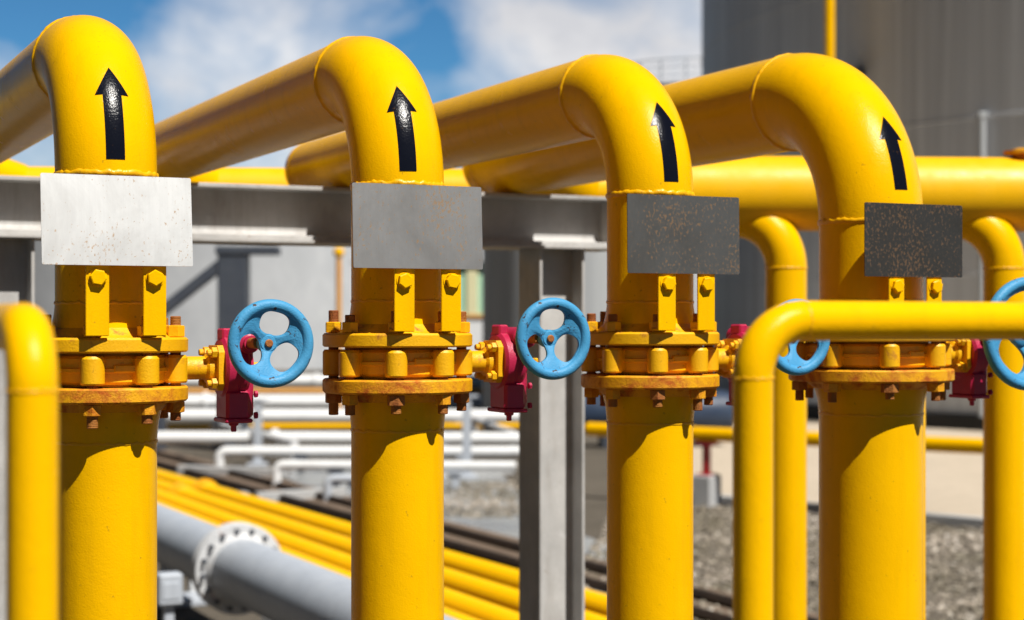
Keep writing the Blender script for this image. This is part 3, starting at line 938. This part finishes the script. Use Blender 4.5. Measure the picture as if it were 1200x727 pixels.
# ------------------------------------------------------------------ rusty rails on the ground
for k, (y0, y1, y2) in enumerate(((530, 600, 704), (541, 619, 727))):
    a = G(183, y0, .05); b = G(860, y2, .05)
    d = b - a; d.z = 0; L = d.length
    o = MB()
    o.box((L / 2 - 4, 0, .018), (L + 11, .06, .036), None, .006)
    o.box((L / 2 - 4, 0, .044), (L + 11, .030, .018), None, .006)
    ob = o.build('steel_rail', M['rail'])
    ob.location = place((a.x, a.y, 0.013)); ob.rotation_euler = (0, 0, math.atan2(d.y, d.x))
    tag(ob, ('dark rusty rail lying on the ground on the tank side of its twin', 'dark rusty rail lying on the ground on the yellow pipeline side of its twin')[k], 'rail', 'rusty rails on the ground')

ra, rb_ = G(183, 535, .012), G(860, 715, .012)
rd_ = (rb_ - ra).normalized(); rn_ = Vector((-rd_.y, rd_.x, 0)) * .33
sheet('rail_bed', [ra - rd_ * 8 - rn_, rb_ + rd_ * 6 - rn_, rb_ + rd_ * 6 + rn_, ra - rd_ * 8 + rn_], .012, M['railbed'])
# ------------------------------------------------------------------ white pipe field
wp = [  # y px at x=412, depth, diameter, x from px, to px, material, colour word
    (446, 36.0, .26, -200, 640, 'white'), (459, 33, .12, 120, 640, 'orange'), (471, 28, .24, -150, 640, 'white'),
    (487, 24, .20, -150, 640, 'white'), (500.5, 21, .075, -50, 640, 'yellow'), (513, 19, .14, 150, 640, 'white'),
    (529, 17, .10, 257, 640, 'white'), (545, 15.4, .085, 324, 605, 'white'), (561, 14.2, .075, 384, 520, 'pipe_grey')]
wlab = ['thick white pipe lying farthest back in the white pipe field', 'orange brown pipe between the two farthest thick white pipes', 'thick white pipe just in front of the orange brown pipe',
        'thick white pipe just behind the thin yellow pipe', 'thin yellow pipe crossing among the white pipes', 'white pipe just in front of the thin yellow pipe',
        'white pipe with a bent down end, farthest of the three near rows', 'white pipe with a bent down end, just behind the nearest silver grey one', 'short silver grey pipe with a bent down end, nearest row of the pipe field']
tilt = R(-2.0)
for k, (py, Y, D, p0, p1, mt) in enumerate(wp):
    z = CAMZ - (py - 378) * Y / F
    A = AT(p0, Y, z); B = AT(p1, Y, z)
    o = thing('field_pipe', wlab[k], 'pipe', Vector((A.x, Y, z)), R((-2, 1.2, -1, -2.4, 1.5, -3.2, -.6, -3.5, 1.0)[k]), 'pipes in the white pipe field')
    L = B.x - A.x
    MB().tube([(0, 0, -z), (0, 0, -D * .8), *arc((D * .8, 0, -D * .8), D * .8, PI, PI / 2, (1, 0, 0), (0, 0, 1), 8)[1:], (L / 2, 0, 0), (L, 0, 0)], D / 2, 28, True).build('pipe_barrel', M[mt], o)
    nfl = max(1, int(L / 3))
    for q in range(nfl):
        x = L * (q + random.uniform(.3, .7)) / nfl
        MB().disc((0, 0, 0), (1, 0, 0), 0, D / 2 + .035, x - .03, x + .03, .004, 28).build('flange', M[mt], o)
    for q in range(max(2, int(L / 2.2))):
        x = L * (q + .5) / max(2, int(L / 2.2))
        hh = z - D / 2
        s2 = MB()
        s2.box((x, 0, -D / 2 - hh / 2), (.07, .07, hh), None, .003)
        s2.box((x, 0, -D / 2 - .015), (.14, D * 1.3, .03), None, .003)
        s2.build('support', M['pipe_grey'] if q % 2 else M['darksteel'], o)
for k, (px, Y, y0, lab) in enumerate(((302, 17.8, 470, 'thin grey steel post among the white pipes left of the second riser'), (547, 16.4, 466, 'thin grey steel post among the white pipes between second riser and column'))):
    zt_ = CAMZ - (y0 - 378) * Y / F
    po = thing('rack_post', lab, 'post', AT(px, Y, 0), 0, 'thin posts among the white pipes')
    MB().box((0, 0, zt_ / 2), (.085, .085, zt_), None, .004).build('shank', M['pipe_grey'], po)
    MB().box((0, 0, zt_ + .012), (.22, .12, .022), None, .004).build('cap', M['pipe_grey'], po)
    MB().box((0, 0, .02), (.2, .2, .03), None, .004).build('base_plate', M['pipe_grey'], po)

for k, (px0, py0, px1, py1, lab) in enumerate(((250, 497, 345, 520, 'short pale crossover pipe slanting between white pipe rows near the left grey post'), (430, 520, 500, 553, 'short pale crossover pipe slanting toward the second riser among white rows'), (555, 492, 600, 508, 'short pale crossover pipe close to the grey column among white rows'))):
    A = G(px0, py0, .30); B = G(px1, py1, .24)
    o = thing('crossover_pipe', lab, 'pipe', A, 0, 'short crossover pipes between the white rows')
    dv = B - A
    MB().tube([(0, 0, -.30), (0, 0, -.06), dv * .02, dv * .5, dv, dv + Vector((0, 0, -.24))], .045, 20, True).build('pipe_barrel', M['flange_grey'], o)
    MB().disc(dv * .45, dv, 0, .08, -.03, .03, .004, 24).build('flange', M['darksteel'], o)
for k, (px0, py0, px1, py1, wd) in enumerate(((210, 556, 330, 560, .10), (420, 563, 600, 556, .12), (300, 590, 404, 583, .07))):
    A = G(px0, py0); B = G(px1, py1); dv = B - A
    kb2 = MB().box((A + B) / 2 + Vector((0, 0, .045)), (dv.length, wd, .09), Matrix.Rotation(math.atan2(dv.y, dv.x), 3, 'Z'), .008)
    tag(kb2.build('kerb', M['block']), kind='structure')
# ------------------------------------------------------------------ dark vessel behind the column
dvp = AT(680, 20.5, 0)
o = thing('dark_blue_vessel', 'low dark blue horizontal vessel on saddles beyond the grey column', 'vessel', dvp, R(4))
MB().lathe((0, 0, .42), (1, 0, 0), [(0, -.18), (.12, -.16), (.22, -.08), (.26, 0), (.26, 1.75), (.22, 1.83), (.12, 1.9), (0, 1.92)], 40).build('shell', M['navy'], o)
for x in (.3, 1.45):
    MB().box((x, 0, .12), (.12, .44, .24), None, .01).build('saddle', M['darksteel'], o)

# ------------------------------------------------------------------ low yellow pipe with red stand
zc = .59
a = G(690, 503, zc); b = G(1120, 522, zc)
d = b - a; d.z = 0; L = d.length
o = thing('low_yellow_pipe', 'yellow pipe running low along the beige apron in front of the big tank', 'pipe', Vector((a.x, a.y, zc)), math.atan2(d.y, d.x))
MB().tube([(x, 0, 0) for x in (0, L * .5, L, L + 3)], .058, 40, True).build('pipe_barrel', M['yellow'], o)
MB().disc((0, 0, 0), (1, 0, 0), 0, .095, .9, .93, .003, 40).build('flange', M['yellow_flange'], o)
dn = d.normalized()
tpar = (G(829, 509, zc) - a).dot(dn)
for k, tp in enumerate((tpar, tpar + 4.2)):
    p = a + dn * tp
    st = thing('pipe_stand', ('red pipe stand on a grey concrete block just right of the third riser', 'red pipe stand on a grey concrete block beyond the right picture edge')[k], 'support', Vector((p.x, p.y, 0)), math.atan2(d.y, d.x), 'red pipe stands on blocks')
    MB().box((0, 0, .13), (.17, .20, .26), None, .01).build('concrete_block', M['block'], st)
    rd = MB()
    rd.box((0, 0, .265), (.13, .13, .012), None, .002)
    rd.box((0, 0, .385), (.055, .055, .24), None, .004)
    rd.box((0, 0, .518), (.16, .10, .025), None, .003)
    rd.build('red_pedestal', M['red'], st)

# ------------------------------------------------------------------ tanks, shed, posts in the distance
def tank(name, label, c, Rr, H, mat, seg=160, roof=.06, courses=0, parts=True):
    o = thing(name, label, 'tank', (c[0], c[1], 0))
    MB().lathe((0, 0, 0), (0, 0, 1), [(Rr, .0), (Rr, H)], seg).build('shell', mat, o)
    MB().lathe((0, 0, 0), (0, 0, 1), [(Rr + .05, H), (Rr + .05, H + .08), (Rr * .5, H + Rr * roof * .6), (0, H + Rr * roof)], seg).build('roof', mat, o)
    for k in range(courses):
        z = H * (k + 1) / (courses + 1)
        MB().lathe((0, 0, 0), (0, 0, 1), [(Rr, z - .02), (Rr + .012, z - .015), (Rr + .012, z + .015), (Rr, z + .02)], seg).build('shell_seam', mat, o)
    return o
cA = (15.56, 31.35)
tA = tank('storage_tank', 'huge weathered grey storage tank filling the upper right background', cA, 12.0, 13.0, M['tank_grey'], 220, courses=5)
MB().lathe((0, 0, 0), (0, 0, 1), [(12.02, .016), (12.16, .016), (12.16, .20), (12.02, .24)], 220).build('base_ring', M['base_black'], tA)  # black band round the foot of the shell
# vertical pipes clipped to the shell
def on_tank(px, off):
    """point just outside the shell of the big tank on the bearing of pixel px"""
    dirv = Vector(((px - 600) / F, 1, 0)).normalized()
    c = Vector((cA[0], cA[1], 0)); Rr = 12.0 + off
    bq = dirv.dot(c); disc = bq * bq - (c.length_squared - Rr * Rr)
    return dirv * (bq - math.sqrt(disc))
p = on_tank(972, .60)
o = thing('tank_downpipe', 'slender yellow vertical pipe clipped to the big grey tank', 'pipe', (p.x, p.y, 0))
MB().tube([(0, 0, 0), (0, 0, 6), (0, 0, 12.9)], .075, 28, True).build('pipe_barrel', M['yellow'], o)
nrm = (Vector((p.x - cA[0], p.y - cA[1], 0))).normalized()
for z in (2.0, 5.2, 9.6):
    rotm = Matrix.Rotation(math.atan2(nrm.y, nrm.x), 3, 'Z')
    MB().box(-nrm * .34 + Vector((0, 0, z)), (.60, .20, .12), rotm, .01).build('clamp', M['darksteel'], o)
p = on_tank(1151, .10)
o = thing('sensor_conduit', 'pale thin conduit fixed upright on the big grey tank at right', 'conduit', (p.x, p.y, 0))
MB().tube([(0, 0, 0), (0, 0, 2.5), (0, 0, 4.3)], .05, 16, True).build('tube', M['tank_mid'], o)
MB().box((0, 0, 4.34), (.12, .12, .08), None, .01).build('cap_box', M['tank_mid'], o)

tank('storage_tank', 'broad pale grey low storage tank seen under the beam behind the dark post', (-7.5, 69), 15.0, 5.0, M['tank_light'], 120, roof=.02)
tank('storage_tank', 'mid grey upright tank directly behind the grey steel column', (1.17, 26), 1.62, 3.15, M['tank_mid'], 90, roof=.04)
tC = tank('storage_tank', 'distant hazy tank whose railed roof shows above the third riser', (10.2, 92), 5.2, 13.75, M['tank_light'], 90, roof=.01)
rl = MB()
for z in (.35, .75, 1.15):
    rl.tube([(5.1 * math.cos(2 * PI * k / 60), 5.1 * math.sin(2 * PI * k / 60), 13.83 + z) for k in range(60)], .05, 8, closed=True)
for k in range(24):
    t_ = 2 * PI * k / 24
    rl.tube([(5.1 * math.cos(t_), 5.1 * math.sin(t_), 13.75), (5.1 * math.cos(t_), 5.1 * math.sin(t_), 15.0)], .05, 8)
rl.build('roof_railing', M['pipe_grey'], tC)

# green and white shed
sp0 = AT(418, 46, 0); sp1 = AT(568, 46, 0)
o = thing('shed', 'small shed with pale green upper walls above white lower walls', 'shed', ((sp0.x + sp1.x) / 2, 46.0, 0))
ww = sp1.x - sp0.x
MB().box((0, 1.5, .81), (ww, 3.0, 1.62), None, .02).build('lower_wall', M['white'], o)
MB().box((0, 1.5, 2.36), (ww - .04, 2.96, 1.48), None, .02).build('upper_wall', M['green'], o)
MB().box((0, 1.5, 1.67), (ww + .1, 3.1, .10), None, .01).build('sill_band', M['orange'], o)
MB().box((ww / 2 - .34, -.01, 2.36), (.30, .06, 1.40), None, .01).build('door_strip', M['cream'], o)
MB().box((0, 1.5, 3.15), (ww + .3, 3.3, .12), None, .02).build('roof', M['tank_light'], o)

# dark post with a brace
Yp = 20.0
o = thing('braced_post', 'dark steel post with a diagonal brace in front of the pale tank', 'post', AT(274, Yp, 0), 0)
ztop = CAMZ + (378 - 292) * Yp / F
MB().box((0, 0, ztop / 2), (.34, .30, ztop), None, .01).build('shank', M['darksteel'], o)
b0 = Vector(((190 - 274) * Yp / F, -.05, CAMZ + (378 - 366) * Yp / F)); b1 = Vector((0.02, -.05, ztop - .06))
dd = b1 - b0
MB().box((b0 + b1) / 2, (dd.length, .16, .13), Matrix.Rotation(-math.atan2(dd.z, dd.x), 3, 'Y'), .01).build('brace', M['darksteel'], o)
MB().box((.17, 0, ztop - .02), (.72, .34, .10), None, .01).build('head_plate', M['darksteel'], o)
MB().box((b0.x - .02, -.05, b0.z / 2), (.14, .16, b0.z), None, .01).build('brace_leg', M['darksteel'], o)
# slim yellow pole
Yp = 24.0
o = thing('slim_pole', 'slim pale yellow pole with a knob top left of the second riser', 'pole', AT(397, Yp, 0))
ztop = CAMZ + (378 - 297) * Yp / F
MB().tube([(0, 0, 0), (0, 0, 1.2), (0, 0, ztop)], .042, 16, True).build('shank', M['orange'], o)
MB().lathe((0, 0, ztop), (0, 0, 1), [(.02, -.05), (.07, -.03), (.08, .02), (.06, .07), (0, .09)], 20).build('knob', M['yellow'], o)

# ------------------------------------------------------------------ light
UNIT = 1.0
EL, AZ = R(55), R(42)            # sun height; bearing to the right of straight behind the camera
S = Vector((math.sin(AZ) * math.cos(EL), -math.cos(AZ) * math.cos(EL), math.sin(EL)))
sun = bpy.data.lights.new('sun', 'SUN')
sun.energy = 5.0; sun.angle = R(0.53); sun.color = (1.0, 0.955, 0.88)
so = bpy.data.objects.new('sun', sun); COL.objects.link(so)
so.rotation_euler = (-S).to_track_quat('-Z', 'Y').to_euler()
so.location = S * 30

w = bpy.data.worlds.new('World'); SC.world = w
w.use_nodes = True
nt = w.node_tree
bg = nt.nodes['Background']
sky = nt.nodes.new('ShaderNodeTexSky'); sky.sky_type = 'NISHITA'; sky.sun_disc = False
sky.sun_elevation = EL; sky.sun_rotation = PI - AZ
sky.air_density = 1.0; sky.dust_density = 0.6; sky.ozone_density = 2.0
tc = nt.nodes.new('ShaderNodeTexCoord')
sep = nt.nodes.new('ShaderNodeSeparateXYZ'); nt.links.new(tc.outputs['Generated'], sep.inputs[0])
# clouds: fractal noise over the dome, denser to the right of the tanks' bearing
mpn = nt.nodes.new('ShaderNodeMapping'); mpn.inputs['Scale'].default_value = (1, 1, 1.35); mpn.inputs['Location'].default_value = (0.35, 0.2, 0.1)
nt.links.new(tc.outputs['Generated'], mpn.inputs['Vector'])
n1 = tex_noise(nt, 11, 8, 0.52, mpn.outputs['Vector'], 0.25)
bear = ramp(nt, sep.outputs['X'], [(0.0, (.5,) * 3), (1.0, (.5,) * 3)])
mr = nt.nodes.new('ShaderNodeMapRange'); nt.links.new(sep.outputs['X'], mr.inputs['Value'])
mr.inputs['From Min'].default_value = -0.30; mr.inputs['From Max'].default_value = 0.15
bias = ramp(nt, mr.outputs[0], [(0.0, (.20,) * 3), (0.17, (.18,) * 3), (0.25, (.60,) * 3), (0.38, (.60,) * 3), (0.46, (.40,) * 3), (0.58, (.36,) * 3), (0.66, (.74,) * 3), (1.0, (.86,) * 3)])
ad = N(nt, 'ShaderNodeMath', operation='MULTIPLY_ADD'); nt.links.new(bias.outputs['Color'], ad.inputs[0]); ad.inputs[1].default_value = 0.55; nt.links.new(n1, ad.inputs[2])
zf = nt.nodes.new('ShaderNodeMapRange'); nt.links.new(sep.outputs['Z'], zf.inputs['Value'])
zf.inputs['From Min'].default_value = 0.16; zf.inputs['From Max'].default_value = 0.40; zf.inputs['To Max'].default_value = 0.5
yf = nt.nodes.new('ShaderNodeMapRange'); nt.links.new(sep.outputs['Y'], yf.inputs['Value'])
yf.inputs['From Min'].default_value = 0.7; yf.inputs['From Max'].default_value = 0.0; yf.inputs['To Max'].default_value = 0.5
sb = N(nt, 'ShaderNodeMath', operation='SUBTRACT'); nt.links.new(ad.outputs[0], sb.inputs[0]); nt.links.new(zf.outputs[0], sb.inputs[1])
sb2 = N(nt, 'ShaderNodeMath', operation='SUBTRACT'); nt.links.new(sb.outputs[0], sb2.inputs[0]); nt.links.new(yf.outputs[0], sb2.inputs[1])
cm = ramp(nt, sb2.outputs[0], [(0.58, (0, 0, 0)), (0.96, (1, 1, 1))])
n2 = tex_noise(nt, 9, 6, 0.6, mpn.outputs['Vector'])
ccol = ramp(nt, n2, [(0.35, (9.6, 9.7, 10.2)), (0.65, (13.6, 13.4, 13.3))])
tint = mix(nt, 1.0, sky.outputs['Color'], (0.42, 0.95, 1.36), 'MULTIPLY')
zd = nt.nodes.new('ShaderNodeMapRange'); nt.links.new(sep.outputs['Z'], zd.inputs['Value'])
zd.inputs['From Min'].default_value = 0.13; zd.inputs['From Max'].default_value = 0.55; zd.inputs['To Min'].default_value = 1.0; zd.inputs['To Max'].default_value = 0.30  # sky dimmed overhead, added to cut the fill light
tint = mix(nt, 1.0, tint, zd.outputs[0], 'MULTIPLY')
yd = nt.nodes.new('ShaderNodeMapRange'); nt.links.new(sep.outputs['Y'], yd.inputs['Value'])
yd.inputs['From Min'].default_value = 0.75; yd.inputs['From Max'].default_value = 0.1; yd.inputs['To Min'].default_value = 1.0; yd.inputs['To Max'].default_value = 0.38  # sky dimmed behind the camera as well, for less fill
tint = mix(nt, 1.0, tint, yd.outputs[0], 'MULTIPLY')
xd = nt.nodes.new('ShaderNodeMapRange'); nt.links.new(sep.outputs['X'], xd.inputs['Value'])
xd.inputs['From Min'].default_value = -0.32; xd.inputs['From Max'].default_value = -0.62; xd.inputs['To Min'].default_value = 1.0; xd.inputs['To Max'].default_value = 0.25  # unseen far left sky dimmed to take its reflection off the pipes
out = mix(nt, cm.outputs['Color'], tint, ccol.outputs['Color'])
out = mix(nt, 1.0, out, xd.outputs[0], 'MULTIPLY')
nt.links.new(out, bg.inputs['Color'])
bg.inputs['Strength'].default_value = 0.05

# ------------------------------------------------------------------ camera
cam = bpy.data.cameras.new('camera')
co = bpy.data.objects.new('camera', cam); COL.objects.link(co)
co.location = (0, 0, CAMZ); co.rotation_euler = (PI / 2, 0, 0)
cam.sensor_width = 36; cam.lens = 36 * F / 1200
cam.shift_y = 14.5 / 1200
cam.clip_start = .05; cam.clip_end = 4000
cam.dof.use_dof = True
cam.dof.focus_distance = 3.95
cam.dof.aperture_fstop = 3.0
SC.camera = co
vs_ = SC.view_settings
vs_.view_transform = 'Standard'; vs_.look = 'None'; vs_.exposure = 0.46; vs_.gamma = 1.0
